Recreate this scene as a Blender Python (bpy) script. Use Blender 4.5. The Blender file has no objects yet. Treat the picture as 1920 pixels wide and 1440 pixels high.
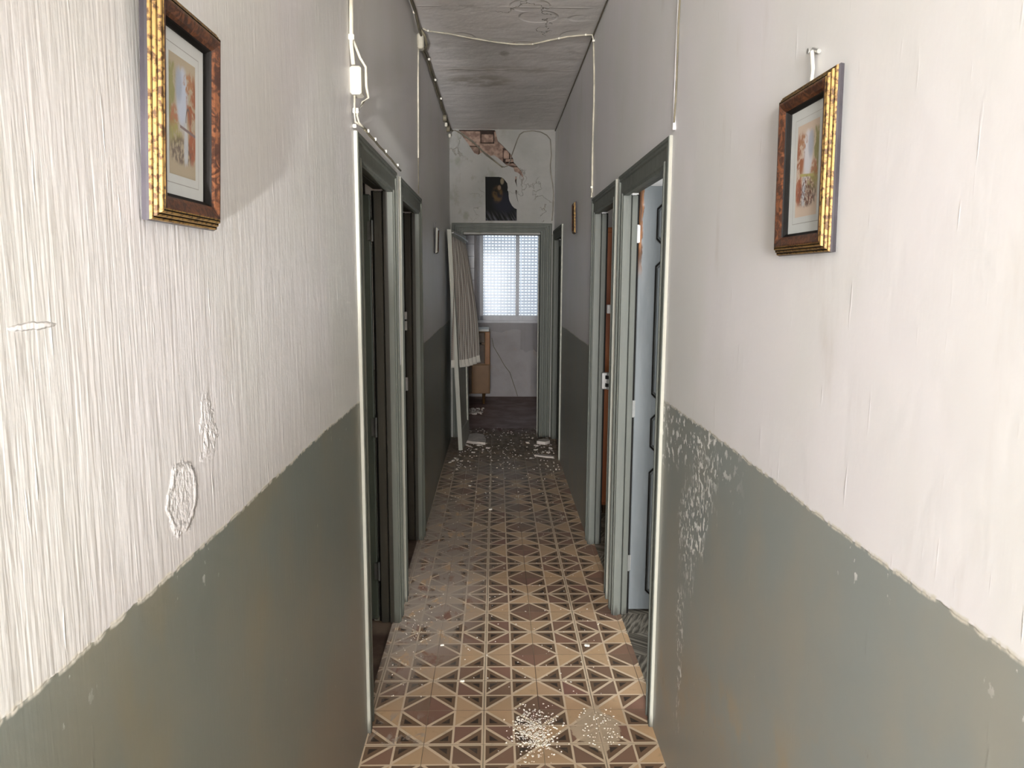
import bpy, math, random
from mathutils import Vector, Matrix
random.seed(7)
C = bpy.context.scene.collection
sc = bpy.context.scene
XL, XR, ZC, ZD = -0.4503, 0.5677, 3.011, 1.194
YE = 7.42          # end wall of the corridor
YB = 10.05         # back wall of the far room
T, TR = 0.12, 0.07  # wall thicknesses

# ------------------------------------------------------------------ node helpers
class Mt:
    def __init__(s, name):
        s.m = bpy.data.materials.new(name); s.m.use_nodes = True
        s.t = s.m.node_tree; s.t.nodes.clear()
        s.out = s.t.nodes.new('ShaderNodeOutputMaterial')
        s.b = s.t.nodes.new('ShaderNodeBsdfPrincipled')
        s.t.links.new(s.b.outputs[0], s.out.inputs[0])
        s._pos = None
    def inp(s, sock, v):
        if isinstance(v, S): s.t.links.new(v.o, sock)
        elif isinstance(v, (tuple, list)):
            sock.default_value = tuple(v) + ((1,) if len(sock.default_value) == 4 and len(v) == 3 else ())
        else: sock.default_value = v
    def set(s, **k):
        names = dict(color='Base Color', rough='Roughness', metal='Metallic', normal='Normal', spec='Specular IOR Level',
                     trans='Transmission Weight', alpha='Alpha', emis='Emission Color', estr='Emission Strength', coat='Coat Weight')
        for a, v in k.items(): s.inp(s.b.inputs[names[a]], v)
        return s
    def op(s, o, *a, clamp=False):
        n = s.t.nodes.new('ShaderNodeMath'); n.operation = o; n.use_clamp = clamp
        for i, v in enumerate(a): s.inp(n.inputs[i], v)
        return S(s, n.outputs[0])
    def xyz(s):
        if not s._pos:
            g = s.t.nodes.new('ShaderNodeNewGeometry'); n = s.t.nodes.new('ShaderNodeSeparateXYZ')
            s.t.links.new(g.outputs['Position'], n.inputs[0])
            s._pos = tuple(S(s, n.outputs[i]) for i in range(3))
        return s._pos
    def objxyz(s):
        g = s.t.nodes.new('ShaderNodeTexCoord'); n = s.t.nodes.new('ShaderNodeSeparateXYZ')
        s.t.links.new(g.outputs['Object'], n.inputs[0])
        return tuple(S(s, n.outputs[i]) for i in range(3))
    def vec(s, x, y, z):
        n = s.t.nodes.new('ShaderNodeCombineXYZ')
        for i, v in enumerate((x, y, z)): s.inp(n.inputs[i], v)
        return S(s, n.outputs[0])
    def noise(s, x, y, z, detail=3, rough=.55, dist=0):
        n = s.t.nodes.new('ShaderNodeTexNoise'); s.inp(n.inputs['Vector'], s.vec(x, y, z))
        n.inputs['Scale'].default_value = 1; n.inputs['Detail'].default_value = detail
        n.inputs['Roughness'].default_value = rough; n.inputs['Distortion'].default_value = dist
        return S(s, n.outputs[0])
    def white(s, x, y, z=0.0):
        n = s.t.nodes.new('ShaderNodeTexWhiteNoise'); n.noise_dimensions = '3D'
        s.inp(n.inputs['Vector'], s.vec(x, y, z)); return S(s, n.outputs['Value'])
    def voro(s, x, y, z, feature='F1'):
        n = s.t.nodes.new('ShaderNodeTexVoronoi'); n.feature = feature
        s.inp(n.inputs['Vector'], s.vec(x, y, z)); n.inputs['Scale'].default_value = 1
        return S(s, n.outputs['Distance'])
    def mix(s, f, a, b):
        n = s.t.nodes.new('ShaderNodeMix'); n.data_type = 'RGBA'
        s.inp(n.inputs[0], f); s.inp(n.inputs[6], a); s.inp(n.inputs[7], b); return S(s, n.outputs[2])
    def ss(s, v, a, b, lo=0.0, hi=1.0):
        n = s.t.nodes.new('ShaderNodeMapRange'); n.interpolation_type = 'SMOOTHSTEP'
        s.inp(n.inputs[0], v)
        for i, q in enumerate((a, b, lo, hi)): n.inputs[i + 1].default_value = q
        return S(s, n.outputs[0])
    def blob(s, x, y, cx, cy, rx, ry, soft=.5):
        d = (((x - cx) / rx) ** 2 + ((y - cy) / ry) ** 2)
        return s.ss(d, 1 + soft, 1 - soft)
    def bump(s, h, dist=.002, strength=1.0):
        n = s.t.nodes.new('ShaderNodeBump'); n.inputs['Distance'].default_value = dist
        n.inputs['Strength'].default_value = strength; s.inp(n.inputs['Height'], h)
        return S(s, n.outputs[0])
class S:
    def __init__(s, m, o): s.m, s.o = m, o
    def __add__(s, v): return s.m.op('ADD', s, v)
    def __radd__(s, v): return s.m.op('ADD', v, s)
    def __sub__(s, v): return s.m.op('SUBTRACT', s, v)
    def __rsub__(s, v): return s.m.op('SUBTRACT', v, s)
    def __mul__(s, v): return s.m.op('MULTIPLY', s, v)
    def __rmul__(s, v): return s.m.op('MULTIPLY', v, s)
    def __truediv__(s, v): return s.m.op('DIVIDE', s, v)
    def __pow__(s, v): return s * s if v == 2 else s.m.op('POWER', s, v)
    def gt(s, v): return s.m.op('GREATER_THAN', s, v)
    def lt(s, v): return s.m.op('LESS_THAN', s, v)
    def max(s, v): return s.m.op('MAXIMUM', s, v)
    def min(s, v): return s.m.op('MINIMUM', s, v)
    def floor(s): return s.m.op('FLOOR', s)
    def fract(s): return s.m.op('FRACT', s)
    def abs(s): return s.m.op('ABSOLUTE', s)
    def inv(s): return 1.0 - s

def simple(name, col, rough=.5, metal=0, var=.12, scale=8, bump=0, bscale=60, spec=.2):
    m = Mt(name); x, y, z = m.xyz()
    n = m.noise(x * scale, y * scale, z * scale, 4)
    c2 = tuple(min(1, c * (1 + var * 2)) for c in col); c1 = tuple(c * (1 - var * 2) for c in col)
    m.set(color=m.mix(m.ss(n, .3, .7), c1, c2), rough=rough, metal=metal, spec=spec)
    if bump: m.set(normal=m.bump(m.noise(x * bscale, y * bscale, z * bscale, 3), bump))
    return m.m

# ------------------------------------------------------------------ materials
def mat_wall(name, left):
    m = Mt(name); x, y, z = m.xyz()
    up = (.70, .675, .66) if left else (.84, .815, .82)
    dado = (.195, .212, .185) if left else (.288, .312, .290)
    wob = (m.noise(y * 1.3, 3.0, 0.0, 2) - .5) * .03 + (m.noise(y * 22, 1.0, 0.0, 4) - .5) * .018
    zz = z + wob
    isd = zz.lt(ZD)
    big = m.noise(y * 1.6, z * 1.2, 4.0, 3)
    mott = m.noise(y * 5, z * 3, 9.0, 4)
    upc = m.mix(m.ss(big, .35, .65), up, tuple(a * b for a, b in zip(up, (.95, .97, .93))))
    upc = m.mix(m.ss(m.noise(y * 9, z * 2.2, 7.0, 5), .60, .80) * .35, upc, (.55, .49, .42))
    dc = m.mix(m.ss(mott, .35, .7), dado, tuple(a * b for a, b in zip(dado, (1.12, 1.03, .95))))
    # thin cream line of bare plaster along the painted edge
    edge = m.ss((zz - ZD).abs(), .006, .002) * m.ss(m.noise(y * 30, 5.0, 0.0, 3), .42, .55)
    chips = m.ss(m.noise(y * 40, z * 26, 2.0, 4), .66, .70) * m.ss(z, 1.10, 1.16) * m.ss(m.noise(y * 3, 2.0, 1.0, 1), .45, .6)
    if left:
        chips = chips * .6
        dc = m.mix(m.ss(m.noise(y * 4, z * 2, 3.0, 4), .52, .68) * .6, dc, (.235, .215, .15))
        dc = m.mix(m.blob(y, z, 2.15, .25, .7, .3, .8) * .5, dc, (.25, .21, .165))
    else:
        dy = (m.noise(y * 7, z * 6, 2.0, 4) - .5) * .34; dz = (m.noise(y * 6, z * 7, 9.0, 4) - .5) * .4
        eff = m.blob(y + dy + (z - .95) * .35, z + dz, 2.03, .95, .13, .21, .8).max(m.blob(y + dy, z + dz, 2.14, .45, .05, .18, .8) * .8)
        fl = m.ss(m.noise(y * 62, z * 38, 6.0, 5), .535, .56) * eff
        chips = chips.max(fl)
        chips = chips.max(m.ss(m.noise(y * 34, z * 30, 16.0, 4), .56, .60) * m.ss(z + (y - 1.9).abs() * .3, 1.10, 1.17) * m.ss(y, 1.6, 1.9) * m.ss(y, 2.7, 2.4))
        band = m.ss(((y - 1.05) * .35 + (z - .72)).abs() + (mott - .5) * .3, .17, .02)
        dc = m.mix(band * m.ss(m.noise(y * 7, z * 7, 1.0, 5), .44, .62) * .75, dc, (.37, .30, .19))
        dc = m.mix(m.ss(m.noise(y * 40, z * 14, 8.0, 3), .70, .76) * band * .8, dc, (.14, .11, .05))
        dc = m.mix(m.blob(y, z, 2.1, .15, .8, .35, .8) * .4, dc, (.27, .245, .20))
    dc = m.mix(m.ss(m.noise(y * 60, z * 14, 12.0, 3), .74, .77) * .7, dc, (.62, .60, .52))
    lo = m.mix(chips.min(1.0), dc, (.85, .84, .80))
    col = m.mix(isd, upc, lo)
    col = m.mix(edge, col, (.70, .67, .58))
    # relief: vertical brush strokes, drips, pits
    st = m.noise(y * 150, z * 8, 3.0, 2) * (.42 if left else .05)
    st2 = m.noise(y * 42, z * 4, 5.0, 3, dist=.7) * (.6 if left else .12)
    lump = m.noise(y * 9, z * 7, 5.0, 4) * 1.1
    drip = m.ss(m.noise(y * 60, z * 6, 7.0, 2), .66, .78) * (.8 if left else .35)
    h = st * m.mask(z) if False else st + st2 + lump + drip
    fade = isd.inv() * (.72 if left else .6) + .28
    h = h * fade
    h = h + m.ss(zz, ZD - .002, ZD + .002) * .6
    if left:
        d = (((y - 1.05) / .052) ** 2 + ((z - 1.285) / .052) ** 2) + (m.noise(y * 40, z * 40, 2.0, 3) - .5) * 1.3
        h = h + m.ss((d - .8).abs(), .35, .0) * 2.0 + m.ss(d, 1.3, .2) * m.noise(y * 95, z * 70, 1.0, 4) * 3.6
        h = h + m.blob(y + (m.noise(y * 30, z * 30, 5.0, 3) - .5) * .12, z, 1.15, 1.37, .022, .045, .9) * m.noise(y * 110, z * 80, 1.0, 3) * 3
        sc_ = m.blob(y, z + (m.noise(y * 50, 1.0, 1.0, 2) - .5) * .008, .735, 1.551, .033, .0035, .5)
        col = m.mix(sc_, col, (.9, .88, .85)); h = h + sc_ * 1.5
    else:
        h = h + m.ss(m.noise(y * 62, z * 38, 6.0, 5), .53, .57) * eff * 1.2
    m.set(color=col, rough=m.mix(isd, (.5,) * 3, (.33,) * 3) if False else isd * -.1 + (.46 if left else .44), normal=m.bump(h, .0016, .9), spec=.38)
    return m.m

def mat_endwall():
    m = Mt('end_wall_plaster'); x, y, z = m.xyz()
    c = m.mix(m.ss(m.noise(x * 3, z * 3, 2.0, 4), .4, .65), (.30, .29, .265), (.26, .256, .232))
    c = m.mix(m.ss(m.noise(x * 9, z * 6, 5.0, 5), .52, .70) * .65 * m.ss(x, .35, -.25), c, (.16, .165, .125))
    v = m.voro(x * 3.2 + m.noise(x * 7, z * 7, 1.0, 3) * 1.2, z * 2.6 + m.noise(x * 6, z * 6, 8.0, 3) * 1.2, .3, 'DISTANCE_TO_EDGE')
    crack = m.ss(v, .008, .002) * m.ss(m.noise(x * 3, z * 3, 9.0, 1), .52, .6)
    c = m.mix(crack * .7, c, (.18, .16, .13))
    # upper part only shows above the door; the lower face keeps the same limewash
    m.set(color=c, rough=.7, normal=m.bump(m.noise(x * 12, z * 12, 1.0, 4) + crack * -1, .003))
    return m.m

def mat_ceiling():
    m = Mt('ceiling_plaster'); x, y, z = m.xyz()
    c = m.mix(m.ss(m.noise(x * 2, y * 1.5, 2.0, 3), .4, .65), (.74, .71, .68), (.66, .64, .61))
    st = m.blob(x, y, -.12, 5.65, .22, .16, .8).max(m.blob(x, y, .02, 5.35, .4, .08, .8) * .6) * m.ss(m.noise(x * 6, y * 6, 3.0, 4), .35, .6)
    c = m.mix(st * .7, c, (.32, .29, .22))
    c = m.mix(m.blob(x, y, .05, 4.98, .03, .05, .7) * .6, c, (.25, .23, .19))
    c = m.mix(m.ss(m.noise(x * 5, y * 4, 12.0, 4), .58, .75) * .35, c, (.36, .34, .30))
    v = m.voro(x * 3 + m.noise(x * 9, y * 9, 1.0, 3) * .9, y * 2.4 + m.noise(x * 8, y * 8, 8.0, 3) * .9, .3, 'DISTANCE_TO_EDGE')
    crack = m.ss(v, .012, .004) * m.blob(x, y, .16, 4.4, .16, .35, .4)
    c = m.mix(crack * .75, c, (.22, .19, .15))
    # ridges across the ceiling where the boards meet
    ridge = m.ss((y + (m.noise(x * 3, 1.0, 1.0, 2) - .5) * .12 - 5.35).abs(), .02, .0) + m.ss((y + (m.noise(x * 3, 4.0, 1.0, 2) - .5) * .14 - 6.05).abs(), .02, .0) + m.ss((y - 4.16).abs(), .012, .0)
    flake = m.ss(m.voro(x * 3, y * 3.4, 6.0), .3, .34) * m.blob(x, y, .1, 4.45, .35, .45, .5)
    m.set(color=c, rough=.75, normal=m.bump(m.noise(x * 4, y * 5, 1.0, 4) * 1.8 + ridge * .35 * m.ss(m.noise(x * 4, y * 2, 3.0, 1), .4, .6) + flake * .7 - crack, .006))
    return m.m

def mat_tiles():
    m = Mt('cement_tiles'); x, y, z = m.xyz()
    P = .2065; c = P / 2
    wx = x + (m.noise(y * .8, 2.0, 1.0, 1) - .5) * .012
    mx = m.op('PINGPONG', wx + .2470 + 20 * P, P); my = m.op('PINGPONG', y - 3.0 + 40 * P, P)
    tx = ((wx + .2470) / P + 20).floor(); ty = ((y - 3.0) / P + 40).floor()
    cx = (mx / c).floor().min(1.0); cy = (my / c).floor().min(1.0)
    fx = mx / c - cx; fy = my / c - cy
    d = fx + fy - 1.0
    dark = d.gt(0.0)
    cream = d.abs().lt(.075).max(dark * (fx.gt(.925).max(fy.gt(.925))))
    core = (d.gt(.30)) * fx.lt(.80) * fy.lt(.80)
    par = (cx - cy).abs()                      # 0 -> maroon cells, 1 -> tan cells
    r = m.white(tx, ty, cx + cy * 2); r2 = m.white(tx, ty, 7.0)
    maroon = m.mix(r2, (.27, .14, .105), (.31, .175, .115))
    maroon = m.mix(r * .6, maroon, (.20, .145, .095))
    tan = m.mix(r2, (.58, .385, .23), (.64, .43, .24)); tan = m.mix(r * .6, tan, (.46, .32, .205))
    body = m.mix(par, maroon, tan)
    ring = m.mix(r, (.22, .135, .08), (.18, .115, .07))
    col = m.mix(dark, body, ring)
    col = m.mix(core, col, m.mix(r, (.045, .030, .022), (.075, .058, .045)))
    col = m.mix(cream, col, (.72, .58, .41))
    gx = m.op('MINIMUM', mx, P - mx); gy = m.op('MINIMUM', my, P - my)
    grout = m.ss(gx.min(gy), .0016, .0006)
    gcol = m.mix(m.ss(m.noise(x * 2, y * 2, 4.0, 2), .4, .6), (.16, .11, .075), (.42, .33, .21))
    col = m.mix(grout, col, gcol)
    # wear and dust
    wear = m.ss(m.noise(x * 30, y * 30, 2.0, 5), .55, .75) * .28
    col = m.mix(wear, col, (.33, .26, .18))
    n1 = m.noise(x * 16, y * 9, 3.0, 6, .65, .6)
    dl = m.blob(x, y, -.40, 4.1, .34, 1.3, .7) * m.ss(n1, .36, .50)
    dl = dl.max(m.blob(x, y, -.36, 3.25, .17, .34, .7) * m.ss(n1, .38, .52))
    dl = dl.max(m.blob(x, y, -.34, 2.47, .12, .10, .7) * m.ss(n1, .50, .60))
    col = m.mix(dl * .85, col, (.42, .36, .30))
    # pale smear of plaster dust near the right wall
    px = x + (m.noise(x * 11, y * 11, 4.0, 4) - .5) * .13; py = y + (m.noise(x * 11, y * 11, 8.0, 4) - .5) * .15
    sm = m.ss(((px - .375) / .085).abs() + ((py - 2.47) / .16).abs() + (px - .375) * 2.0, 1.15, 1.0)
    col = m.mix(sm * m.ss(n1, .25, .5, .45, .9), col, (.60, .475, .33))
    # far part, buried in grime
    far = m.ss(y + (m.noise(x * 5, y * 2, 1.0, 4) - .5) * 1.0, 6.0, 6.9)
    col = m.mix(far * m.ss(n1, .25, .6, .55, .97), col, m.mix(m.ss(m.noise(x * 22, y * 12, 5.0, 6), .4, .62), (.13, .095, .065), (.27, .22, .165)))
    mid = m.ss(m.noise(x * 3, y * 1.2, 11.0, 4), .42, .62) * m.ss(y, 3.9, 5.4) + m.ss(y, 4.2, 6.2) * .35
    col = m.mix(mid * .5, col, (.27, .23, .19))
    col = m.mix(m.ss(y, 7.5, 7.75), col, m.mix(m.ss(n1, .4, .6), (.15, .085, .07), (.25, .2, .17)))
    h = m.noise(x * 20, y * 20, 1.0, 4) * .5 + dl * .4 + sm * .5 - grout * 1.4 + m.white(tx, ty, 3.0) * .3
    rough = .50 + wear + dl * .35 + sm * .3 + far * .3
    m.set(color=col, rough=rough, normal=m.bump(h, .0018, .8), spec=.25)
    return m.m

def mat_paint(name, col, dirt=(.12, .11, .085), rough=.34, amt=.5):
    m = Mt(name); x, y, z = m.xyz()
    n = m.noise(x * 18, y * 18, z * 1.6, 4); n2 = m.noise(x * 60, y * 60, z * 9, 4)
    c = m.mix(m.ss(n, .35, .7), col, tuple(a * .84 for a in col))
    c = m.mix(m.ss(n2, .68, .76) * amt, c, dirt)
    c = m.mix(m.ss(z + (n2 - .5) * .12, .05, -.02) * .85, c, tuple(a * .35 for a in dirt))
    m.set(color=c, rough=rough + .14, spec=.22, normal=m.bump(m.noise(x * 50, y * 50, z * 5, 3), .0012))
    return m.m

def mat_room_floor(name, a, b, diag=True):
    m = Mt(name); x, y, z = m.xyz()
    if diag:
        q = ((x * 5).floor() + (y * 5).floor()); par = (q * .5).fract().gt(.25)
        u = x * .75 + y; v = x * -1.1 + y * .5
        n = m.mix(par, m.noise(u * 6, v * 90, 2.0, 4), m.noise(u * 60, v * 8, 5.0, 4)) if False else par * m.noise(u * 8, v * 70, 2.0, 5) + par.inv() * m.noise(u * 55, v * 9 + x * 12, 5.0, 5)
    else:
        n = m.noise(x * 5, y * 5, 2.0, 6)
    c = m.mix(m.ss(n, .38, .66), a, b)
    m.set(color=c, rough=.55, normal=m.bump(n, .002))
    return m.m

def mat_burl():
    m = Mt('burl_wood'); x, y, z = m.xyz()
    n = m.noise(x * 70, y * 70, z * 70, 5, .6, 1.5)
    m.set(color=m.mix(m.ss(n, .42, .62), (.035, .013, .007), (.15, .055, .022)), rough=.3); return m.m

def mat_gold():
    m = Mt('gilt_ridges'); x, y, z = m.xyz()
    n = m.noise(x * 130, y * 130, z * 130, 4)
    m.set(color=m.mix(m.ss(n, .38, .55), (.06, .03, .010), (.25, .15, .045)), rough=.5, metal=.35, spec=.3); return m.m

def mat_picture(kind):
    m = Mt('print_' + kind); x, y, z = m.objxyz()    # local: y in -1..1 across, z in -1..1 up (object scaled)
    u, v = y, z
    n1 = m.noise(u * 3 + 3, v * 3, 1.0, 5, .6, .8); n2 = m.noise(u * 7, v * 7 + 5, 6.0, 5)
    paper = (.42, .36, .26) if kind == 'castle' else (.60, .49, .39)
    c = m.mix(m.blob(u, v, -.05, .35, .42, .55, .7), paper, (.50, .56, .66) if kind == 'castle' else (.70, .70, .74))
    c = m.mix(m.blob(u, v, -.3, .55, .25, .3, .8) * .7, c, (.30, .35, .44))
    rs = 1 if kind == 'castle' else 1
    c = m.mix(m.blob(u, v, .68 * rs, .35, .38, .5, .6) * m.ss(n1, .38, .5), c, (.34, .125, .06))
    c = m.mix(m.blob(u, v, .45, .62, .4, .16, .6) * m.ss(n2, .45, .55), c, (.40, .20, .10))
    c = m.mix(m.blob(u, v, -.85, .35, .32, .8, .6) * m.ss(n1, .36, .52) * .85, c, (.27, .27, .10))
    c = m.mix(m.blob(u, v, -.65, -.05, .3, .22, .6) * m.ss(n2, .4, .5) * .8, c, (.42, .16, .08))
    c = m.mix(m.blob(u, v, -.5, -.3, .42, .2, .7) * m.ss(n2, .4, .55), c, (.36, .33, .13))
    c = m.mix(m.blob(u, v, .75, -.4, .3, .35, .6) * m.ss(n1, .35, .5), c, (.36, .12, .06))
    c = m.mix(m.blob(u, v, -.1, -.58, .85, .25, .6) * m.ss(n2, .40, .56) * .85, c, (.12, .09, .08))
    c = m.mix(m.blob(u, v, .25, -.5, .16, .42, .6) * .8, c, (.55, .60, .64))
    if kind == 'castle':
        d = (((u - .42) / .17) ** 2 + ((v + .02) / .22) ** 2)
        c = m.mix(m.ss((d - 1).abs(), .35, .1) * v.gt(-.05), c, (.16, .13, .12))
        c = m.mix(m.ss((v + .16 + u * .06).abs(), .035, .015) * u.gt(-.2), c, (.22, .17, .17))
    else:
        c = m.mix(m.ss((v + .12 - u * .06).abs(), .04, .02) * m.ss(u.abs(), .8, .5), c, (.45, .42, .16))
        c = m.mix(m.ss(m.noise(u * 12, v * 9, 2.0, 5), .5, .56) * m.blob(u, v, 0.0, -.5, .8, .35, .5), c, (.17, .07, .05))
    c = m.mix(m.ss(v + (n1 - .5) * .3, -.72, -.85), c, paper)
    c = m.mix(m.ss(v - (n1 - .5) * .3, .78, .9), c, paper)
    m.set(color=c, rough=.55, spec=.6); return m.m

def mat_poster():
    m = Mt('poster_print'); x, y, z = m.objxyz(); u, v = x, z     # local metres, origin bottom centre
    n = m.noise(u * 22, v * 16, 2.0, 4)
    c = m.mix(m.ss(v, .12, .0) * m.ss(m.noise(u * 34 + v * 20, v * 5, 4.0, 2), .42, .62) * .8, (.010, .010, .009), (.085, .085, .095))
    c = m.mix(m.blob(u, v, .04, .17, .11, .10, .8) * .8, c, (.018, .018, .026))
    c = m.mix(m.blob(u, v, -.035, .25, .05, .075, .6) * m.ss(n, .35, .65) * .8, c, (.11, .065, .022))
    c = m.mix(m.blob(u, v, -.015, .315, .016, .022, .6), c, (.16, .11, .07))
    c = m.mix(m.blob(u, v, .012, .375, .017, .03, .6), c, (.17, .14, .09))
    m.set(color=c, rough=.8, spec=.2); return m.m

def mat_stripe():
    m = Mt('striped_cotton')
    a = m.t.nodes.new('ShaderNodeAttribute'); a.attribute_name = 'UVMap'; n = m.t.nodes.new('ShaderNodeSeparateXYZ')
    m.t.links.new(a.outputs['Vector'], n.inputs[0]); u = S(m, n.outputs[0]); v = S(m, n.outputs[1])
    f = (u * 46).fract(); s1 = f.lt(.34)
    c = m.mix(s1, (.40, .385, .345), (.16, .12, .10))
    c = m.mix((f - .62).abs().lt(.05), c, (.34, .28, .22))
    c = m.mix(((v * 60).fract()).lt(.35) * .25, c, (.40, .33, .26))
    c = m.mix(v.lt(.06), c, (.60, .57, .50))
    m.set(color=c, rough=.9); return m.m

def mat_sheer(name, a=.45):
    m = Mt(name); t = m.t
    tr = t.nodes.new('ShaderNodeBsdfTransparent'); df = t.nodes.new('ShaderNodeBsdfDiffuse'); tl = t.nodes.new('ShaderNodeBsdfTranslucent')
    df.inputs[0].default_value = (.85, .82, .82, 1); tl.inputs[0].default_value = (.85, .82, .84, 1)
    m1 = t.nodes.new('ShaderNodeMixShader'); m2 = t.nodes.new('ShaderNodeMixShader'); m1.inputs[0].default_value = .55; m2.inputs[0].default_value = a
    t.links.new(df.outputs[0], m1.inputs[1]); t.links.new(tl.outputs[0], m1.inputs[2])
    t.links.new(tr.outputs[0], m2.inputs[1]); t.links.new(m1.outputs[0], m2.inputs[2]); t.links.new(m2.outputs[0], m.out.inputs[0])
    return m.m

def mat_slat():
    m = Mt('shutter_plastic'); t = m.t
    df = t.nodes.new('ShaderNodeBsdfDiffuse'); tl = t.nodes.new('ShaderNodeBsdfTranslucent'); mx = t.nodes.new('ShaderNodeMixShader')
    df.inputs[0].default_value = (.8, .82, .85, 1); tl.inputs[0].default_value = (.50, .54, .62, 1); mx.inputs[0].default_value = .45
    t.links.new(df.outputs[0], mx.inputs[1]); t.links.new(tl.outputs[0], mx.inputs[2]); t.links.new(mx.outputs[0], m.out.inputs[0])
    return m.m

def mat_glass():
    m = Mt('window_glass'); t = m.t
    tr = t.nodes.new('ShaderNodeBsdfTransparent'); gl = t.nodes.new('ShaderNodeBsdfGlossy'); mx = t.nodes.new('ShaderNodeMixShader')
    gl.inputs['Roughness'].default_value = .12; mx.inputs[0].default_value = .006
    tr.inputs[0].default_value = (.95, .97, .97, 1)
    t.links.new(tr.outputs[0], mx.inputs[1]); t.links.new(gl.outputs[0], mx.inputs[2]); t.links.new(mx.outputs[0], m.out.inputs[0])
    return m.m

def mat_brick():
    m = Mt('hollow_brick'); x, y, z = m.xyz()
    n = m.noise(x * 18, y * 18, z * 18, 5)
    c = m.mix(m.ss(n, .35, .65), (.16, .10, .075), (.36, .25, .19))
    m.set(color=c, rough=.9, normal=m.bump(n, .006)); return m.m

def mat_wardrobe():
    m = Mt('wardrobe_veneer'); x, y, z = m.xyz()
    n = m.noise(x * 30, y * 30, z * 2, 4)
    m.set(color=m.mix(m.ss(n, .35, .65), (.26, .075, .022), (.40, .13, .035)), rough=.3); return m.m

def mat_broken(base):
    """painted leaf whose hinge edge has split down to raw orange wood"""
    m = Mt('split_door_paint'); x, y, z = m.xyz()
    n2 = m.noise(x * 70, y * 70, z * 9, 4)
    c = m.mix(m.ss(m.noise(x * 10, y * 10, z * 2, 4), .35, .7), base, tuple(a * .82 for a in base))
    c = m.mix(m.ss(n2, .70, .75) * .4, c, (.1, .1, .09))
    n = m.noise(x * 20, y * 20, z * 16, 4)
    w = m.ss(x + (n - .5) * .035, .666, .658) * m.ss(z, 1.58, 1.72)
    raw = m.mix(m.ss(n2, .4, .6), (.10, .04, .012), (.33, .135, .04))
    c = m.mix(w, c, raw)
    m.set(color=c, rough=.4, normal=m.bump(m.noise(x * 40, y * 40, z * 5, 3) - w, .002)); return m.m

M = dict(
    wl=mat_wall('left_wall_paint', True), wr=mat_wall('right_wall_paint', False), we=mat_endwall(), ce=mat_ceiling(), fl=mat_tiles(),
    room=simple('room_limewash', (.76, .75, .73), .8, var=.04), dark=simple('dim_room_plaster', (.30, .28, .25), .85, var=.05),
    gl=mat_paint('green_gloss_paint', (.115, .12, .098)), gr=mat_paint('grey_green_gloss_paint', (.150, .160, .140)), lin=mat_paint('dirty_shaded_lining_paint', (.052, .048, .036)), dsteel=simple('dull_steel', (.10, .10, .09), .5, .5),
    gd=mat_paint('dark_green_paint', (.055, .062, .045)), blue=mat_broken((.235, .26, .27)), bluep=mat_paint('blue_grey_paint', (.235, .26, .27), amt=.15),
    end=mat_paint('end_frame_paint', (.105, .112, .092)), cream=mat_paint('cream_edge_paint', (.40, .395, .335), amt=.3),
    burl=mat_burl(), gold=mat_gold(), black=simple('black_lip', (.010, .009, .008), .6, spec=.12), mount=simple('picture_mount', (.60, .62, .60), .6, var=.02),
    line=simple('mount_line', (.40, .40, .38), .6), castle=mat_picture('castle'), bridge=mat_picture('bridge'), glass=mat_glass(),
    side=simple('frame_side', (.05, .045, .05), .35), cable=simple('cream_cable', (.50, .465, .37), .45), grime=simple('grimy_cable', (.16, .14, .095), .5),
    box=simple('ivory_plastic', (.60, .57, .47), .4, var=.05), clip=simple('clip_plastic', (.75, .72, .62), .4), poster=mat_poster(),
    paper=simple('white_paper', (.60, .56, .50), .7), stripe=mat_stripe(), sheer=mat_sheer('sheer_voile', .27), slat=mat_slat(),
    white=simple('white_frame', (.74, .74, .74), .4, var=.03), brick=mat_brick(), mortar=simple('dark_mortar', (.05, .035, .028), .95, bump=.004),
    rl=mat_room_floor('left_room_floor', (.055, .03, .02), (.17, .12, .085), False), rr=mat_room_floor('streaked_vinyl', (.07, .06, .045), (.33, .30, .24)),
    farf=mat_room_floor('red_cement_floor', (.15, .075, .06), (.25, .16, .13), False), ward=mat_wardrobe(),
    cab=simple('tan_veneer', (.17, .085, .028), .4, var=.06, scale=5), cabd=simple('brown_veneer', (.055, .028, .010), .4), cabo=simple('orange_veneer', (.26, .11, .03), .4, var=.05),
    top=simple('white_laminate', (.70, .70, .66), .4, var=.03), steel=simple('worn_steel', (.45, .45, .43), .35, .7), plast=simple('broken_plaster', (.50, .45, .40), .9, bump=.003),
    flake=simple('white_plaster_flakes', (.80, .75, .66), .8, var=.05), cloth=simple('black_cloth', (.012, .013, .016), .9), tiles=None)
def mat_walltiles():
    m = Mt('far_wall_tiles'); x, y, z = m.xyz()
    g = m.ss(((z / .157).fract() - .5).abs(), .475, .495).max(m.ss(((x / .31 + .4).fract() - .5).abs(), .488, .497))
    m.set(color=m.mix(g, (.50, .50, .53), (.10, .10, .10)), rough=.25); return m.m
M['tiles'] = mat_walltiles()
def mat_backwall():
    m = Mt('far_wall_paint'); x, y, z = m.xyz()
    c = m.mix(m.ss(m.noise(x * 3, z * 3, 2.0, 4), .4, .65), (.34, .32, .315), (.29, .27, .26))
    c = m.mix(m.ss(m.noise(x * 8, z * 4, 5.0, 5), .58, .72) * .6, c, (.33, .27, .22))
    m.set(color=c, rough=.7, normal=m.bump(m.noise(x * 14, z * 14, 1.0, 4), .003)); return m.m
M['back'] = mat_backwall()

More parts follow.
